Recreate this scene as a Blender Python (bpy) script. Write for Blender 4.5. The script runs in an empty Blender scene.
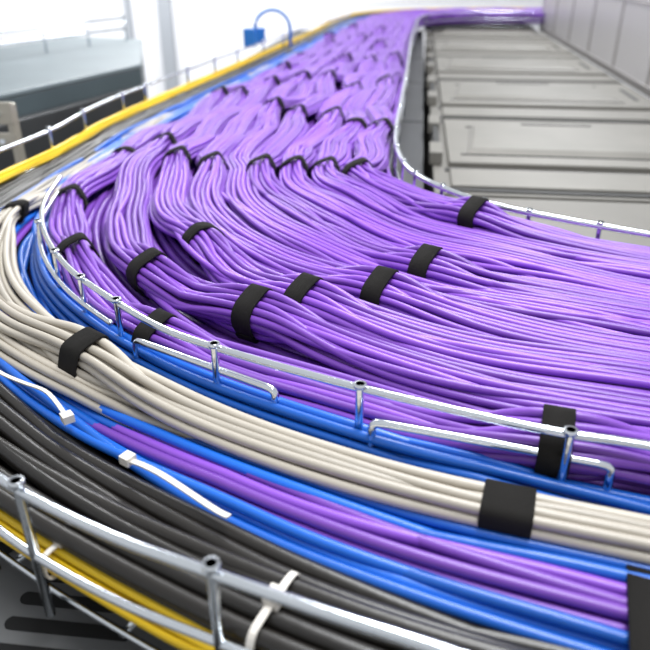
import bpy, math, random
import numpy as np
random.seed(7); rng=np.random.default_rng(7)
U=0.3; Z0=2.3
scene=bpy.context.scene
try:
    scene.view_settings.view_transform='Standard'
    scene.view_settings.look='None'
except Exception as e: print(e)

# ---------------- materials ----------------
def mat(name,col,rough=.5,metal=0,bump=0,bscale=200,var=0,vscale=5,coat=0,tone=False,trans=0,spec=.5):
    m=bpy.data.materials.new(name); m.use_nodes=True
    nt=m.node_tree; b=nt.nodes['Principled BSDF']
    b.inputs['Base Color'].default_value=(*col,1)
    b.inputs['Roughness'].default_value=rough
    b.inputs['Metallic'].default_value=metal
    b.inputs['Specular IOR Level'].default_value=spec
    if coat: b.inputs['Coat Weight'].default_value=coat; b.inputs['Coat Roughness'].default_value=.25
    if trans: b.inputs['Transmission Weight'].default_value=trans
    tc=nt.nodes.new('ShaderNodeTexCoord')
    if var or tone:
        mx=nt.nodes.new('ShaderNodeMix'); mx.data_type='RGBA'; mx.blend_type='MULTIPLY'
        mx.inputs['Factor'].default_value=1
        mx.inputs[6].default_value=(*col,1)
        cr=nt.nodes.new('ShaderNodeMapRange')
        if tone:
            at=nt.nodes.new('ShaderNodeAttribute'); at.attribute_name='tone'
            nt.links.new(at.outputs['Fac'],cr.inputs[0]); cr.inputs[3].default_value=.68; cr.inputs[4].default_value=1.15
        else:
            n=nt.nodes.new('ShaderNodeTexNoise'); n.inputs['Scale'].default_value=vscale; n.inputs['Detail'].default_value=5
            nt.links.new(tc.outputs['Object'],n.inputs['Vector'])
            nt.links.new(n.outputs['Fac'],cr.inputs[0]); cr.inputs[1].default_value=.3; cr.inputs[2].default_value=.7
            cr.inputs[3].default_value=1-var; cr.inputs[4].default_value=1+var
        cc=nt.nodes.new('ShaderNodeCombineColor')
        for k in range(3): nt.links.new(cr.outputs[0],cc.inputs[k])
        nt.links.new(cc.outputs[0],mx.inputs[7])
        nt.links.new(mx.outputs[2],b.inputs['Base Color'])
    if bump:
        n=nt.nodes.new('ShaderNodeTexNoise'); n.inputs['Scale'].default_value=bscale; n.inputs['Detail'].default_value=3
        nt.links.new(tc.outputs['Object'],n.inputs['Vector'])
        bp=nt.nodes.new('ShaderNodeBump'); bp.inputs['Strength'].default_value=bump; bp.inputs['Distance'].default_value=.001
        nt.links.new(n.outputs['Fac'],bp.inputs['Height']); nt.links.new(bp.outputs[0],b.inputs['Normal'])
    return m
M_PUR=mat('purple_jacket',(.205,.066,.46),.38,tone=True,bump=.15,bscale=150,spec=.45)
M_WHT=mat('white_jacket',(.50,.455,.385),.42,tone=True,bump=.15,bscale=150)
M_BLU=mat('blue_jacket',(.008,.125,.58),.36,tone=True,bump=.15,bscale=150)
M_BLK=mat('black_jacket',(.014,.012,.010),.34,tone=True,bump=.2,bscale=150)
M_YEL=mat('yellow_jacket',(.88,.58,.01),.4,tone=True)
M_ZINC=mat('zinc_wire',(.80,.84,.88),.16,metal=1,bump=.15,bscale=120)
M_VEL=mat('velcro_fabric',(.012,.011,.010),.9,bump=1,bscale=1500,spec=.2)
M_TIE=mat('nylon_tie',(.68,.64,.58),.4)
M_RACK=mat('rack_paint_warm_grey',(.135,.129,.116),.55,var=.06,vscale=6,spec=.35)
M_RACKP=mat('rack_plate_grey',(.15,.143,.127),.5,var=.08,vscale=8,spec=.35)
M_SEAM=mat('rack_seam_dark',(.016,.016,.016),.6)
M_DARK=mat('dark_steel',(.05,.052,.055),.5,metal=.3,var=.15)
M_SLOT=mat('vent_slot_black',(.006,.006,.006),.8)
M_VENT=mat('vent_plate_grey',(.22,.225,.23),.4,metal=.4)
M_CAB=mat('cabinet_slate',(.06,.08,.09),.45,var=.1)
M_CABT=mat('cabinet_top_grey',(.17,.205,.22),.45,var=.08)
M_WALL=mat('white_wall_paint',(.88,.88,.90),.8,var=.02)
M_FLOOR=mat('raised_floor',(.45,.45,.46),.5,var=.06)
M_FRAME=mat('aluminium_frame',(.42,.40,.39),.35,metal=.8)
M_GLASS=mat('frosted_panel',(.62,.60,.60),.35,trans=.5)
M_BPL=mat('blue_plastic',(.02,.16,.50),.4)
M_BRK=mat('bracket_beige_metal',(.42,.39,.33),.35,metal=.5)

# ---------------- mesh helpers ----------------
def obj_from(name,verts,faces,mats,smooth=False,parent=None,tone=None):
    me=bpy.data.meshes.new(name)
    me.from_pydata([tuple(v) for v in verts],[],[tuple(f) for f in faces])
    me.materials.append(mats)
    if smooth: me.polygons.foreach_set('use_smooth',[True]*len(me.polygons))
    if tone is not None:
        a=me.attributes.new('tone','FLOAT','POINT'); a.data.foreach_set('value',tone)
    me.update()
    o=bpy.data.objects.new(name,me); scene.collection.objects.link(o)
    if parent: o.parent=parent
    return o
def empty(name):
    e=bpy.data.objects.new(name,None); scene.collection.objects.link(e); return e
class Geo:
    def __init__(s): s.v=[]; s.f=[]; s.t=[]; s.n=0
    def tube(s,P,r,seg=8,tone=None):
        P=np.asarray(P,float); n=len(P)
        T=np.gradient(P,axis=0); T/=np.linalg.norm(T,axis=1)[:,None]+1e-12
        up=np.tile([0,0,1.],(n,1)); 
        vert=abs(T[:,2])>.95
        S=np.cross(T,up)
        if vert.any(): S[vert]=np.cross(T[vert],[0,1.,0])
        for i in range(1,n):
            if np.dot(S[i],S[i-1])<0: S[i]=-S[i]
        S/=np.linalg.norm(S,axis=1)[:,None]+1e-12
        Nn=np.cross(S,T)
        a=np.arange(seg)*2*math.pi/seg
        V=P[:,None,:]+r*(np.cos(a)[None,:,None]*S[:,None,:]+np.sin(a)[None,:,None]*Nn[:,None,:])
        b=s.n; s.v.append(V.reshape(-1,3)); s.n+=n*seg
        i=np.arange(n-1)[:,None]*seg; k=np.arange(seg)[None,:]; k2=(k+1)%seg
        F=np.stack([i+k,i+k2,i+seg+k2,i+seg+k],-1).reshape(-1,4)+b
        s.f.extend(F.tolist())
        s.f.append([b+j for j in range(seg)][::-1]); s.f.append([b+(n-1)*seg+j for j in range(seg)])
        s.t.append(np.full(n*seg,rng.random() if tone is None else tone))
    def add(s,V,F):
        V=np.asarray(V,float); b=s.n; s.v.append(V); s.n+=len(V)
        s.f.extend([[b+i for i in f] for f in F]); s.t.append(np.full(len(V),.5))
    def box(s,c,d,ax=(1,0)):
        ax=np.array(ax,float); ax/=np.linalg.norm(ax); ay=np.array([-ax[1],ax[0]])
        V=[]
        for z in (-.5,.5):
            for (a,b) in ((-.5,-.5),(.5,-.5),(.5,.5),(-.5,.5)):
                p=ax*a*d[0]+ay*b*d[1]; V.append((c[0]+p[0],c[1]+p[1],c[2]+z*d[2]))
        s.add(V,[(3,2,1,0),(4,5,6,7),(0,1,5,4),(1,2,6,5),(2,3,7,6),(3,0,4,7)])
    def make(s,name,m,smooth=True,parent=None,bevel=0):
        o=obj_from(name,np.concatenate(s.v),s.f,m,smooth,parent,tone=np.concatenate(s.t).astype(np.float32))
        if bevel:
            b=o.modifiers.new('bev','BEVEL'); b.width=bevel; b.segments=2; b.limit_method='ANGLE'
        return o

# ---------------- tray stations (plan view, unit = 0.3 m) ----------------
C=[(6,16.6),(3.2,16.8),(2.0,15.8),(1.6,13.5),(1.2,10.8),(.91,8.4),(.58,5.85),(.42,4.6),(.40,3.95),(.47,3.55),(.70,3.15),(1.0,2.9),(1.5,2.6),(2.1,2.35),(2.8,2.1),(3.8,1.8)]
O=[(6,18.9),(3.2,18.9),(1.2,17.6),(.33,13.8),(-.2,10.8),(-.65,8.4),(-1.18,5.85),(-1.38,4.5),(-1.38,3.7),(-1.27,3.1),(-1.01,2.50),(-.53,1.93),(.13,1.51),(.85,1.24),(1.8,.95),(3.2,.6)]
A=[(6,19.8),(3.2,19.8),(.6,18.2),(-.1,13.8),(-.68,10.8),(-1.18,8.2),(-1.66,5.7),(-1.75,4.6),(-1.88,3.9),(-1.95,3.1),(-1.62,2.1),(-1.05,1.45),(-.2,.9),(.5,.62),(1.4,.3),(3.0,0)]
def smooth_curve(pts,ts):
    p=np.array(pts,float); n=len(p)
    out=[]
    for t in ts:
        i=min(int(t),n-2); f=t-i
        p0=p[max(i-1,0)];p1=p[i];p2=p[i+1];p3=p[min(i+2,n-1)]
        out.append(.5*((2*p1)+(-p0+p2)*f+(2*p0-5*p1+4*p2-p3)*f*f+(-p0+3*p1-3*p2+p3)*f**3))
    return np.array(out)
TS=np.concatenate([np.linspace(0,5,50,endpoint=False),np.linspace(5,14.6,210)])
Cc=smooth_curve(C,TS)*U; Oc=smooth_curve(O,TS)*U; Ac=smooth_curve(A,TS)*U
def sm(a,k=3):
    for _ in range(k):
        b=a.copy(); b[1:-1]=(a[:-2]+2*a[1:-1]+a[2:])/4; a=b
    return a
Cc=sm(Cc,20);Oc=sm(Oc,20);Ac=sm(Ac,20)
mid=(Cc+Oc)/2
L=np.concatenate([[0],np.cumsum(np.linalg.norm(np.diff(mid,axis=0),axis=1))])
def noise(amp,wl,n=3):
    y=np.zeros_like(L)
    for k in range(n):
        y+=np.sin(2*math.pi*L/(wl*(.6+.9*rng.random()))+rng.random()*6.28)
    return y*amp/n
def normals(P):
    T=np.gradient(P,axis=0); T/=np.linalg.norm(T,axis=1)[:,None]
    return T,np.stack([-T[:,1],T[:,0]],1)

def slots(n_rows,d):
    out=[]
    R=len(n_rows)
    for r,n in enumerate(n_rows):
        for k in range(n): out.append(((k-(n-1)/2)*d*1.0,(r-(R-1)/2)*d*.86))
    return np.array(out)
def round_slots(n,d):
    out=[(0,0)]; ring=1
    while len(out)<n:
        m=6*ring; take=min(m,n-len(out))
        for k in range(take): 
            a=2*math.pi*k/take+ring*.4; out.append((math.cos(a)*d*ring*1.15,math.sin(a)*d*ring*.86))
        ring+=1
    return np.array(out[:n])
def match(F,R):
    left=list(range(len(R))); res=[0]*len(F)
    order=sorted(range(len(F)),key=lambda i:-abs(F[i][0])-abs(F[i][1]))
    for i in order:
        j=min(left,key=lambda j:(R[j][0]*1.4-F[i][0])**2+(R[j][1]*.8-F[i][1])**2)
        left.remove(j); res[i]=j
    return R[res]

STRAPS=Geo()
def hull(pts):
    pts=sorted(map(tuple,pts))
    def half(ps):
        h=[]
        for p in ps:
            while len(h)>=2 and (h[-1][0]-h[-2][0])*(p[1]-h[-2][1])-(h[-1][1]-h[-2][1])*(p[0]-h[-2][0])<=0: h.pop()
            h.append(p)
        return h
    a=half(pts); b=half(pts[::-1]); return np.array(a[:-1]+b[:-1])
def band(geo,c,T2,pts2,rad,width,thick=.0018,tab=True,skew=0):
    N2=np.array([-T2[1],T2[0]])
    a=np.linspace(0,2*math.pi,16,endpoint=False)
    circ=np.stack([np.cos(a),np.sin(a)],1)
    H=hull(np.concatenate([p+circ*(rad+.0006) for p in pts2]))
    Hc=np.vstack([H,H[:1]]); l=np.concatenate([[0],np.cumsum(np.linalg.norm(np.diff(Hc,axis=0),axis=1))])
    n=44; q=np.linspace(0,l[-1],n,endpoint=False)
    H=np.stack([np.interp(q,l,Hc[:,0]),np.interp(q,l,Hc[:,1])],1)
    for _ in range(2): H=(np.roll(H,1,0)+2*H+np.roll(H,-1,0))/4
    cen=H.mean(0)
    D=H-cen; D/=np.linalg.norm(D,axis=1)[:,None]
    H=H+D*.0006
    def ringset(i0,i1,th0,th1,w):
        V=[];F=[]
        idx=[i%n for i in range(i0,i1)]
        m=len(idx); closed=(i1-i0==n)
        for i in idx:
            for (th,ww) in ((th0,-w),(th1,-w*.96),(th1,w*.96),(th0,w)):
                p=H[i]+D[i]*th
                off=T2*(ww/2+skew*p[0])
                xy=c[:2]+N2*p[0]+off
                V.append((xy[0],xy[1],c[2]+p[1]))
        for k in range(m if closed else m-1):
            a0=k*4; b0=((k+1)%m)*4
            for j in range(4):
                F.append((a0+j,a0+(j+1)%4,b0+(j+1)%4,b0+j))
        if not closed:
            F.append((0,1,2,3)); F.append(((m-1)*4+3,(m-1)*4+2,(m-1)*4+1,(m-1)*4))
        geo.add(V,F)
    ringset(0,n,0,thick,width)
    if tab:
        s=random.randint(6,14); ringset(s,s+12,thick,thick*2.2,width*.92)

def bundle(geo,P,z,rows,rad,strap_idx=(),spread=1.0,weave=.12,sig=.055,width=.023,wob=.0014,strapgeo=None,lift=.008,tab=True,nswap=4):
    d=rad*2.02
    F=slots(rows,d); n=len(F); R=match(F,round_slots(n,d))
    T,N=normals(P)
    w=np.zeros_like(L); w2=np.zeros_like(L)
    for k in strap_idx:
        x=np.maximum(np.abs(L-L[k])-.010,0)
        w=np.maximum(w,np.exp(-(x/sig)**2)); w2=np.maximum(w2,np.exp(-(x/.09)**2))
    spread=np.broadcast_to(spread,L.shape)
    nodes=np.arange(0,L[-1]+weave,weave); perm=list(range(n)); perms=[perm[:]]
    for _ in nodes[1:]:
        for _ in range(max(1,n//nswap)):
            a=random.randrange(n)
            near=sorted(range(n),key=lambda b:np.hypot(*(F[a]-F[b])))[1:4]
            b=random.choice(near)
            ia,ib=perm.index(a),perm.index(b); perm[ia],perm[ib]=perm[ib],perm[ia]
        perms.append(perm[:])
    perms=np.array(perms)
    fi=L/weave; i0=np.minimum(fi.astype(int),len(nodes)-2); fr=fi-i0; fr=fr*fr*(3-2*fr)
    allp=[]
    for c in range(n):
        fa=F[perms[i0,c]]; fb=F[perms[i0+1,c]]; ra=R[perms[i0,c]]; rb=R[perms[i0+1,c]]
        f=fa+(fb-fa)*fr[:,None]; r=ra+(rb-ra)*fr[:,None]
        lat=(f[:,0]*spread+noise(wob,.3))*(1-w)+r[:,0]*w
        ver=(f[:,1]+noise(wob*.7,.3))*(1-w)+r[:,1]*w+lift*w2
        xy=P+N*lat[:,None]
        pl=np.column_stack([xy,z+ver+Z0]); allp.append((lat,ver))
        geo.tube(pl,rad*(.97+.05*random.random()),8)
    for k in strap_idx:
        pts=[(a[0][k],a[1][k]) for a in allp]
        band(strapgeo or STRAPS,np.array([P[k][0],P[k][1],z[k]+Z0]),T[k],pts,rad,width,tab=tab)

def nearest(P,x,y):
    return int(np.argmin(np.hypot(P[:,0]-x*U,P[:,1]-y*U)))

# strap positions in plan (unit 0.3 m)
SP=[(.65,2.948),(.378,2.441),(.184,2.206),(-.068,2.149),(-.209,2.12),(.54,1.375),(-.68,2.441),(-.506,2.733),(-1.018,2.675),(-1.317,3.458),(-1.297,4.4),(-1.057,4.511),(-.828,4.025),(-.638,3.912),(-.373,3.784),(-.193,3.805),(0,3.847),(.199,3.702),
(-.734,6.267),(-.39,5.615),(-.191,5.491),(.036,5.148),(.188,4.941),(.382,4.941),(-.43,7.934),(-.504,6.946),(-.226,7.204),(.048,7.073),(.233,8.624),(.53,8.35),(.80,8.5),(-.317,9.43),(-.666,1.909),(-.494,1.76),(.07,10.7),(.51,11.0),
(-.95,6.6),(.25,6.6),(.55,6.9),(.75,10.2),(.9,12.2),(.45,13),(0,12)]

# ---------------- purple bed ----------------
NB=9
PUR=Geo()
width=np.linalg.norm(Cc-Oc,axis=1)
asg={j:[] for j in range(NB)}
for (x,y) in SP:
    best=None
    for k in range(0,len(TS)):
        o=Oc[k]; c=Cc[k]; q=np.array([x*U,y*U]); dd=c-o
        s=np.dot(q-o,dd)/np.dot(dd,dd); e=np.linalg.norm(o+dd*s-q)
        if best is None or e<best[0]: best=(e,k,s)
    e,k,s=best
    fj=s*NB-.5
    for j in sorted(range(NB),key=lambda j:abs(j-fj))[:2]:
        if all(abs(L[k]-L[kk])>.075 for kk,_ in asg[j]):
            asg[j].append((k,s)); break
wavephase=noise(.6,1.5)
farw=np.clip((9.5-TS)/2,0,1)
for j in range(NB):
    s0=.03+(j+.5)/NB*.95
    s=np.full_like(L,s0)
    for k,ss in asg[j]:
        s+=(np.clip(ss,s0-.06,s0+.06)-s0)*np.exp(-((L-L[k])/.12)**2)
    lat=(.009*np.sin(2*math.pi*L/.36+s0*5+wavephase*2))*farw+noise(.004,.6)
    P=Oc+(Cc-Oc)*s[:,None]
    T,N=normals(P); P=P+N*lat[:,None]; P=sm(P,3)
    z=-.018-.022*np.exp(-(s0/.16)**2)+.005*np.sin(2*math.pi*L/.31+s0*11)*(.3+.6*farw)+noise(.003,.4)
    if j==NB-1: z=z+.012*np.exp(-((TS-9.8)/1.0)**2)
    if j==0: z=z+.012*np.exp(-((TS-12.7)/.7)**2)
    bundle(PUR,P,z,(8,7,6),.0040,[k for k,_ in asg[j]],spread=width/NB/.0585*.95,strapgeo=STRAPS,nswap=6,width=.023,weave=.15)
for lay,zz in ((0,-.046),(1,-.062)):
    for i in range(44):
        s=.01+i/43*.98+noise(.004,.5)
        P=Oc+(Cc-Oc)*s[:,None]
        z=zz+noise(.002,.4)-.012*math.exp(-((i/43)/.12)**2)
        PUR.tube(np.column_stack([P,z+Z0]),.0058,6)
for i in range(8):
    s=np.clip(.1+.8*random.random()+noise(.10,1.4),.04,.97)
    P=Oc+(Cc-Oc)*s[:,None]
    z=-.011-.008*farw-.02*np.exp(-(s/.16)**2)+noise(.002,.4)
    PUR.tube(np.column_stack([P,z+Z0]),.0040,8)
PUR.make('purple_network_cables',M_PUR)

# ---------------- outer lane ----------------
def lane(r,amp=.006):
    if not np.isscalar(r): r=np.interp(TS,[a for a,_ in r],[b for _,b in r])
    P=Oc+(Ac-Oc)*(r+0*L)[:,None]
    T,N=normals(P); return sm(P+N*noise(amp,.9)[:,None],5)
def zf(pairs): return np.interp(TS,[a for a,_ in pairs],[b for _,b in pairs])
BLU=Geo();WHT=Geo();BLK=Geo();YEL=Geo();LP=Geo();TIE=Geo()
zl=np.zeros_like(L)
Pw=lane([(0,.4),(7,.35),(9,.38),(10,.36),(11,.29),(13,.27),(14,.27)],.002)
kw=[nearest(Pw,-.78,1.75),nearest(Pw,.405,1.164),nearest(Pw,-1.55,3.36)]
zw=zf([(0,-.065),(8,-.050),(9.3,-.032),(11,-.024),(14,-.028)])
spw=zf([(0,1.2),(8,1.4),(10,1.6),(11.2,1.05),(12.3,.85),(14,.76)])
bundle(WHT,Pw,zw+noise(.003,.5),(5,4),.0042,[kw[0],kw[2]],spread=spw,strapgeo=STRAPS,width=.027,weave=.2)
bundle(WHT,lane([(0,.5),(7,.5),(9,.54),(10,.50),(11,.37),(11.6,.30),(14,.27)],.002),zf([(0,-.07),(8,-.055),(10,-.036),(11,-.034),(11.6,-.044),(14,-.05)]),(4,3),.0042,spread=zf([(0,1),(10,1.2),(11.5,.85),(14,.7)]),weave=.2)
band(STRAPS,np.array([*Pw[kw[1]],Z0+zw[kw[1]]]),normals(Pw)[0][kw[1]],[(a*.0082,b) for a in (-1.5,-1,0,1,1.5) for b in (-.003,.004)],.0046,.034,thick=.0008,tab=False)
zb1=zf([(0,-.05),(9,-.045),(11,-.034),(12.4,-.034),(13,-.042),(14,-.045)])
bundle(BLU,lane(.07,.002),zb1,(4,3,2),.0044)
bundle(BLU,lane(.18),zl-.052,(3,),.0044)
bundle(BLU,lane([(0,.3),(10,.40),(11.5,.38),(13,.38),(14,.40)],.003),zf([(0,-.06),(10.4,-.050),(11.4,-.042),(14,-.038)]),(3,2),.0044,weave=.2)
bundle(LP,lane([(0,.3),(10.5,.40),(11.8,.47),(14,.52)],.003),zf([(0,-.07),(10.5,-.060),(11.2,-.052),(11.7,-.042),(14,-.042)]),(4,3),.0044,weave=.2)
bundle(BLU,lane([(0,.5),(10,.52),(11,.50),(12,.575),(14,.65)],.003),zf([(0,-.05),(10,-.044),(11,-.044),(14,-.046)]),(3,1),.0044,weave=.2)
bundle(BLK,lane([(0,.7),(10,.84),(14,.85)],.003),zl-.050,(4,4),.0064,weave=.3)
bundle(BLK,lane([(0,.6),(10,.66),(11,.65),(12,.71),(14,.74)],.003),zf([(0,-.055),(11,-.050),(12,-.054),(14,-.056)]),(4,3),.0064,weave=.3)
bundle(YEL,lane([(0,.97),(9,.97),(11,.955),(14,.955)],.001),zf([(0,-.036),(8.3,-.030),(9.3,-.05),(10.5,-.060),(14,-.060)]),(4,3,2),.0032,spread=zf([(0,.5),(8.5,.5),(10,1.1),(14,1.15)]))
for i in range(14):
    P=lane(.04+i/13*.86,.004); BLK.tube(np.column_stack([P,zl-.078+noise(.003,.6)+Z0]),.0068,8)
WHT.make('white_network_cables',M_WHT); BLU.make('blue_network_cables',M_BLU)
LP.make('purple_patch_cables',M_PUR); BLK.make('black_power_cables',M_BLK); YEL.make('yellow_fiber_cables',M_YEL)
Pl=lane(.58,0); k=nearest(Pl,.645,.95)
band(STRAPS,np.array([*Pl[k],Z0-.048]),normals(Pl)[0][k],[(a,b) for a in (-.05,-.03,0,.03,.05) for b in (-.03,.006)],.008,.022)
Pb=lane(.85,0)
k=nearest(Pb,-.052,1.03); Tn=normals(Pb)[0][k]
band(TIE,np.array([*Pb[k],Z0-.050]),Tn,[(a*.0125,b) for a in (-1.6,-1,0,1,1.6) for b in (-.007,.006)],.0068,.005,thick=.0014,tab=False)
TIE.box((Pb[k][0],Pb[k][1],Z0-.034),(.010,.012,.008),Tn)
Py=lane(.955,0)
for q in ((-.60,1.12),(.35,.66)):
    k=nearest(Py,*q); Tn=normals(Py)[0][k]
    band(TIE,np.array([*Py[k],Z0-.060]),Tn,[(a*.0055,b) for a in (-2,0,2) for b in (-.006,.006)],.004,.004,thick=.0012,tab=False)
    TIE.box((Py[k][0],Py[k][1],Z0-.047),(.007,.008,.006),Tn)
def ribbon(pts,z,w=.0045):
    P=smooth_curve(pts,np.linspace(0,len(pts)-1,14))*U; T,N=normals(P); V=[];F=[]
    for i in range(len(P)):
        zz=Z0+z+.003*math.sin(i*.5)
        for (a,b) in ((-1,0),(1,0),(1,.0014),(-1,.0014)): V.append((*(P[i]+N[i]*a*w/2),zz+b))
    for i in range(len(P)-1):
        for j in range(4): F.append((i*4+j,i*4+(j+1)%4,i*4+4+(j+1)%4,i*4+4+j))
    TIE.add(V,F)
    TIE.box((P[0][0],P[0][1],Z0+z+.002),(.009,.009,.007),T[0])
ribbon([(-.488,1.374),(-.387,1.307),(-.292,1.244),(-.213,1.174)],-.030)
ribbon([(-.695,1.55),(-.79,1.667),(-.88,1.74),(-.98,1.79)],-.030,.0035)
STRAPS.make('velcro_straps',M_VEL)
TIE.make('nylon_cable_ties',M_TIE,smooth=False)

# ---------------- wire tray ----------------
tray=empty('wire_mesh_cable_tray')
def spline_pts(pts,n=10):
    ts=np.linspace(0,len(pts)-1,(len(pts)-1)*n+1); return smooth_curve(pts,ts)*U
Bp=[(-1.33,3.45),(-1.30,3.25),(-1.277,3.10),(-1.216,2.87),(-1.086,2.57),(-.90,2.27),(-.69,2.03),(-.49,1.83),(-.31,1.71),(-.093,1.59),(.089,1.50),(.304,1.404),(.543,1.31),(.73,1.26),(1.3,1.08),(2.0,.86),(3.0,.6)]
Ap=[(6,19.9),(3.2,19.9),(.9,18.4),(.5,15.3),(-.2,12.8),(-.66,10.7),(-1.21,8.1),(-1.68,5.65),(-1.75,4.6),(-1.88,3.9),(-1.97,3.1),(-1.72,2.2),(-1.3,1.68),(-.95,1.36),(-.683,1.147),(-.43,.996),(-.224,.903),(.008,.806),(.182,.739),(.5,.61),(1.0,.43),(2.0,.12),(3,-.1)]
Bc=sm(spline_pts(Bp),4); Acc=sm(spline_pts(Ap),4); 
def z3(P,z): return np.column_stack([P,np.full(len(P),Z0+z)])
RR=.0034
G=Geo(); G.tube(z3(Bc,.01),RR,10); G.tube(z3(Bc[:62]-np.array([.006,.004]),-.012),RR*.85,8); G.make('inner_rail',M_ZINC,parent=tray)
G=Geo(); G.tube(z3(Acc,.01),RR,10); G.tube(z3(Acc,-.045),RR*.9,8); G.make('outer_rail',M_ZINC,parent=tray)
Tc,Nc=normals(Cc); CrO=Cc+Nc*.012
G=Geo(); G.tube(z3(CrO,-.002),RR*1.3,10); G.tube(z3(CrO,-.045),RR*.9,8); G.make('bend_side_rail',M_ZINC,parent=tray)
G=Geo()
def post(x,y,zt=.016,zb=-.1,r=.0034):
    G.tube([(x,y,Z0+zb),(x,y,Z0+zt-.002),(x,y,Z0+zt)],r,10)
    G.tube([(x,y,Z0+zt-.003),(x,y,Z0+zt)],r*1.5,10)
for (x,y) in ((-.31,1.71),(.089,1.50),(.56,1.305),(-.66,2.0),(-.83,2.18),(-1.0,2.42),(-1.18,2.75),(1.2,1.11),(1.9,.89)):
    post(x*U,y*U-.003)
for (x,y) in ((-.64,1.12),(-.2,.885),(.29,.69),(.9,.46),(-1.1,1.5),(-1.6,2.05),(-1.93,2.9),(-1.88,3.9),(-1.77,4.5),(-1.72,5.1),(-1.66,5.8),(-1.55,6.4),(-1.4,7.2),(-1.2,8.1),(-1.02,9),(-.85,9.9),(-.6,11)):
    k=np.argmin(np.hypot(Acc[:,0]-x*U,Acc[:,1]-y*U)); post(Acc[k][0],Acc[k][1],.018)
for k in range(20,len(CrO),14): post(CrO[k][0],CrO[k][1],.004)
G.make('posts',M_ZINC,parent=tray)
G=Geo()
def bar(p0,p1,z,drop=.03):
    p0=np.array(p0)*U;p1=np.array(p1)*U
    a=[(p0[0],p0[1],Z0+z-drop),(p0[0],p0[1],Z0+z-.006)]
    dd=(p1-p0)/np.linalg.norm(p1-p0)
    for k in range(1,4):
        an=k/4*math.pi/2
        a.append((*(p0+dd*.006*(1-math.cos(an))),Z0+z-.006+.006*math.sin(an)))
    b=[]
    for k in range(3,0,-1):
        an=k/4*math.pi/2
        b.append((*(p1-dd*.006*(1-math.cos(an))),Z0+z-.006+.006*math.sin(an)))
    midp=[(*(p0+(p1-p0)*q),Z0+z) for q in np.linspace(.06,.94,8)]
    G.tube(a+midp+b+[(p1[0],p1[1],Z0+z-.006),(p1[0],p1[1],Z0+z-drop)],.0034,10)
bar((-.587,1.886),(-.137,1.604),-.012); bar((.119,1.446),(.663,1.274),-.010)
G.make('splice_bars',M_ZINC,parent=tray)
G=Geo()
for k in range(4,len(TS),8):
    G.tube([(*Ac[k],Z0-.095),(*(Ac[k]*.5+Oc[k]*.5),Z0-.095),(*Oc[k],Z0-.095),(*Cc[k],Z0-.095)],.003,6)
for s in np.linspace(0,1,8): G.tube(z3(Oc+(Cc-Oc)*s,-.09),.0025,6)
for s in np.linspace(0,1,4): G.tube(z3(Oc+(Ac-Oc)*s,-.09),.0025,6)
G.make('floor_wires',M_ZINC,parent=tray)
G=Geo()
for k in (30,70,110,150,190,230):
    for q in (Oc[k],Oc[k]*.4+Cc[k]*.6): G.box((q[0],q[1],Z0-.11),(.02,.03,.022))
G.make('support_feet',M_DARK,smooth=False,parent=tray)

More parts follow.
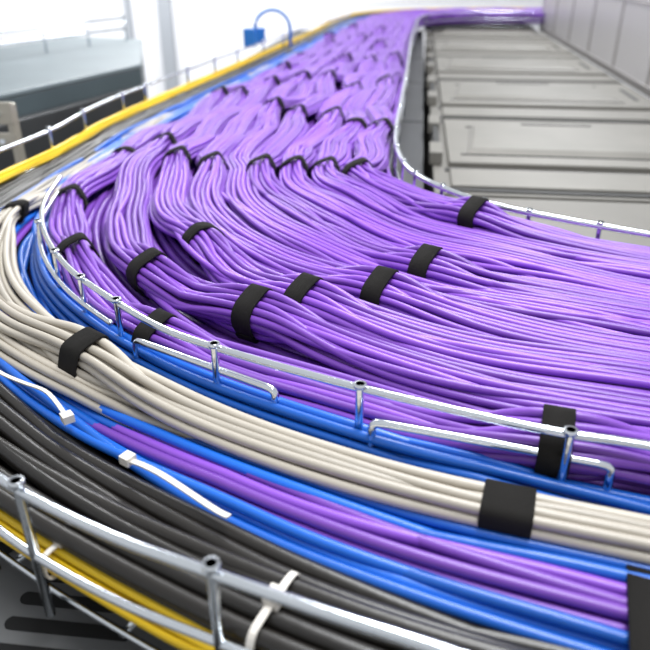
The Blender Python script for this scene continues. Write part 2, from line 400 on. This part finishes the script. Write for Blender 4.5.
# ---------------- racks ----------------
D=np.array([.124,.992]); D/=np.linalg.norm(D); Nn=np.array([D[1],-D[0]]); org=np.array([.74,4.6])
def rk(a,b): return (org+D*a+Nn*b)*U
ZT=Z0-.122
def stadium(g,a,b,hl,hw,z,along):
    c=rk(a,b); V=[]
    for k in range(12):
        an=k/12*2*math.pi
        lx=hl*(1 if math.cos(an)>0 else -1)+hw*math.cos(an); ly=hw*math.sin(an)
        pp=c+((Nn*lx+D*ly) if not along else (D*lx+Nn*ly))*U; V.append((pp[0],pp[1],z))
    g.add(V+[(v[0],v[1],z-.0018) for v in V],[tuple(range(12))]+[(j,(j+1)%12,12+(j+1)%12,12+j) for j in range(12)])
for i in range(-3,6):
    e=empty('equipment_rack')
    a0=i*2.5+.03; a1=(i+1)*2.5-.03; c=rk((a0+a1)/2,1.25); g=Geo()
    g.box((c[0],c[1],ZT/2),((2.5)*U,(a1-a0)*U,ZT),Nn); g.make('body',M_RACK,False,e,.003)
    if i>=0:
        g=Geo()
        c=rk(a0+1.5,1.27); g.box((c[0],c[1],ZT+.006),(2.3*U,1.6*U,.012),Nn)
        c=rk(a0+.34,1.27); g.box((c[0],c[1],ZT+.004),(2.3*U,.44*U,.008),Nn)
        g.make('top_plates',M_RACKP,False,e,.003)
        g=Geo(); V=[]
        for (hx,hy,zz) in ((.85,.50,.012),(.80,.42,.022)):
            for sx,sy in ((-1,-1),(1,-1),(1,1),(-1,1)):
                q=rk(a0+1.45+sy*hy,1.15+sx*hx*(1.05 if sy<0 else .95)); V.append((q[0],q[1],ZT+zz))
        g.add(V,[(4,5,6,7),(0,1,5,4),(1,2,6,5),(2,3,7,6),(3,0,4,7)])
        g.make('cover_lid',M_RACKP,False,e,.002)
        g=Geo()
        for aa,w_ in ((a0+.60,.08),(a0+2.36,.09),(a0+.08,.07)):
            c=rk(aa,1.27); g.box((c[0],c[1],ZT+.001),(2.36*U,w_*U,.004),Nn)
        c=rk(a0+1.5,.03); g.box((c[0],c[1],ZT+.012),(.05*U,1.5*U,.024),Nn)
        c=rk(a0+.93,1.15); g.box((c[0],c[1],ZT+.0125),(1.86*U,.02*U,.003),Nn)
        c=rk(a0+1.97,1.15); g.box((c[0],c[1],ZT+.0125),(1.68*U,.02*U,.003),Nn)
        stadium(g,a0+1.45,2.25,.35,.025,ZT+.0135,True)
        stadium(g,a0+2.15,1.15,.3,.02,ZT+.0135,False)
        g.make('seams',M_SEAM,False,e)
        g=Geo()
        c=rk(a0+.9,.02); g.box((c[0],c[1],ZT+.016),(.10*U,.35*U,.03),Nn)
        c=rk(a0+2.0,.02); g.box((c[0],c[1],ZT+.016),(.10*U,.35*U,.03),Nn)
        g.make('brackets',M_RACKP,False,e,.002)
for i in range(-2,5):
    e=empty('dark_equipment_rack')
    a0=i*2.5+.03; a1=(i+1)*2.5-.03; c=rk((a0+a1)/2,-1.52); g=Geo(); zt=ZT-.006
    g.box((c[0],c[1],zt/2),((2.9)*U,(a1-a0)*U,zt),Nn); g.make('body',M_VENT if i<0 else M_DARK,False,e,.003)
    if i in(-2,-1):
        g=Geo()
        for q in np.arange(a0+.1,a1-.1,.075):
            for bb in np.arange(-2.8,-.3,.42): stadium(g,q,bb+.2,.14,.02,zt+.0008,False)
        g.make('vent_slots',M_SLOT,False,e)
gp=empty('aisle_containment_panel')
g=Geo();gl=Geo()
base=2.47
zb=Z0-.12
for a in np.arange(1,13,1.7):
    q=rk(a,base+.1); g.box((q[0],q[1],zb+.15),(.014,.026,.30),Nn)
q=rk(6.9,base+.1)
for zz,h in ((zb+.01,.028),(zb+.29,.026)):
    g.box((q[0],q[1],zz),(.026,12*U,h),Nn)
gl.box((q[0],q[1],zb+.15),(.006,11.9*U,.26),Nn)
g.make('frame',M_FRAME,False,gp,.002); gl.make('panes',M_GLASS,False,gp)

# ---------------- left cabinet ----------------
cab=empty('storage_cabinet')
def prism(poly,z0,z1,name,m,parent,bev=.004):
    n=len(poly); V=[(x*U,y*U,z0) for x,y in poly]+[(x*U,y*U,z1) for x,y in poly]
    F=[tuple(range(n))[::-1],tuple(range(n,2*n))]+[(i,(i+1)%n,n+(i+1)%n,n+i) for i in range(n)]
    g=Geo(); g.add(V,F); return g.make(name,m,False,parent,bev)
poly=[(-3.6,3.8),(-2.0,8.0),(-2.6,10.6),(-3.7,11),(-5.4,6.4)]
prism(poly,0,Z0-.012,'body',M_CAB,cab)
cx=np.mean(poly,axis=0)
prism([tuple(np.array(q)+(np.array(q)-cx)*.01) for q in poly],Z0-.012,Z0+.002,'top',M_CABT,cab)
prism([(-3.4,3.7),(-1.93,7.9),(-2.02,7.95),(-3.5,3.8)],0,Z0-.06,'front_door',M_DARK,cab)
# service rail standing along the cabinet top
g=Geo(); pa=np.array((-4.6,6.2));pb=np.array((-2.75,10.4))
for zz in (.05,.09): g.tube([(*(pa+(pb-pa)*q)*U,Z0+zz) if False else ((pa+(pb-pa)*q)[0]*U,(pa+(pb-pa)*q)[1]*U,Z0+zz) for q in np.linspace(0,1,6)],.005,8)
for q in np.linspace(0,1,7):
    c=(pa+(pb-pa)*q)*U; g.tube([(c[0],c[1],Z0),(c[0],c[1],Z0+.05),(c[0],c[1],Z0+.1)],.004,8)
g.make('service_rail',M_ZINC,True,cab)
e=empty('mounting_bracket')
g=Geo(); bx,by=-2.17*U,4.95*U
g.box((bx,by,Z0-.045),(.014,.03,.165)); g.box((bx-.03,by-.01,Z0+.02),(.075,.012,.045)); g.box((bx-.03,by-.01,Z0-.035),(.075,.012,.03))
g.make('plate',M_BRK,False,e,.002)
g=Geo()
for dz in (.02,-.035): g.tube([(bx-.02,by-.016,Z0+dz),(bx-.02,by-.024,Z0+dz)],.006,6)
g.make('bolts',M_ZINC,False,e)

# ---------------- blue drop connectors ----------------
e=empty('blue_cable_drop')
g=Geo(); X,Y=-1.02*U,10.2*U
g.box((X,Y,Z0+.02),(.05,.05,.07)); g.box((X+.03,Y+.09,Z0+.02),(.05,.04,.06)); g.make('connector_housings',M_BPL,False,e,.004)
g=Geo(); g.tube([(X+.08*math.cos(a)*.9+.09,Y+.05,Z0+.05+.07*math.sin(a)) for a in np.linspace(math.pi,0,14)]+[(X+.162,Y+.05,Z0-.02)],.007,8)
g.make('cable_loop',M_BPL,True,e)

# ---------------- room ----------------
def boxobj(name,x0,x1,y0,y1,z0,z1,m):
    g=Geo(); g.box(((x0+x1)/2,(y0+y1)/2,(z0+z1)/2),(x1-x0,y1-y0,z1-z0)); return g.make(name,m,False)
boxobj('floor',-5,5.5,-2.5,7.6,-.1,0,M_FLOOR)
boxobj('wall_back',-5,5.5,7.5,7.6,0,3.6,M_WALL)
boxobj('wall_left',-5.1,-5,-2.5,7.6,0,3.6,M_WALL)
boxobj('trim_1',-1.62,-1.5,7.38,7.5,0,3.6,mat('trim_grey',(.35,.37,.40),.6))
boxobj('trim_2',-1.95,-1.90,7.42,7.5,0,3.6,bpy.data.materials['trim_grey'])

# ---------------- lights ----------------
w=bpy.data.worlds.new('w'); scene.world=w; w.use_nodes=True
w.node_tree.nodes['Background'].inputs[0].default_value=(.93,.96,1,1); w.node_tree.nodes['Background'].inputs[1].default_value=.65
def area(name,loc,size,en,rot=(0,0,0),sy=None):
    l=bpy.data.lights.new(name,'AREA'); l.energy=en; l.size=size; l.shape='RECTANGLE'; l.size_y=sy or size
    l.color=(.97,.985,1)
    o=bpy.data.objects.new(name,l); o.location=loc; o.rotation_euler=rot; scene.collection.objects.link(o)
area('back_wall_fill',(0.3,1.2,3.7),.3,62,(0,0,0),2.4)
area('back_wall_fill',(-.9,4.2,3.7),.3,68,(0,0,0),2.4)
area('back_wall_fill',(1.4,4.2,3.7),.3,52,(0,0,0),2.4)
area('back_wall_fill',(-1.5,6.2,3.5),3,70,(math.radians(50),0,0),.5)  # added fill lamp tilted at the back wall to keep it white, no ceiling fixture

# ---------------- camera ----------------
p=math.atan(365/697.)
cd=bpy.data.cameras.new('camera'); co=bpy.data.objects.new('camera',cd); scene.collection.objects.link(co)
cd.sensor_width=36; cd.lens=697*36/650; cd.clip_start=.02
co.location=(0,0,Z0+U); co.rotation_euler=(math.pi/2-p,0,0)
cd.dof.use_dof=True; cd.dof.focus_distance=.66; cd.dof.aperture_fstop=6
scene.camera=co
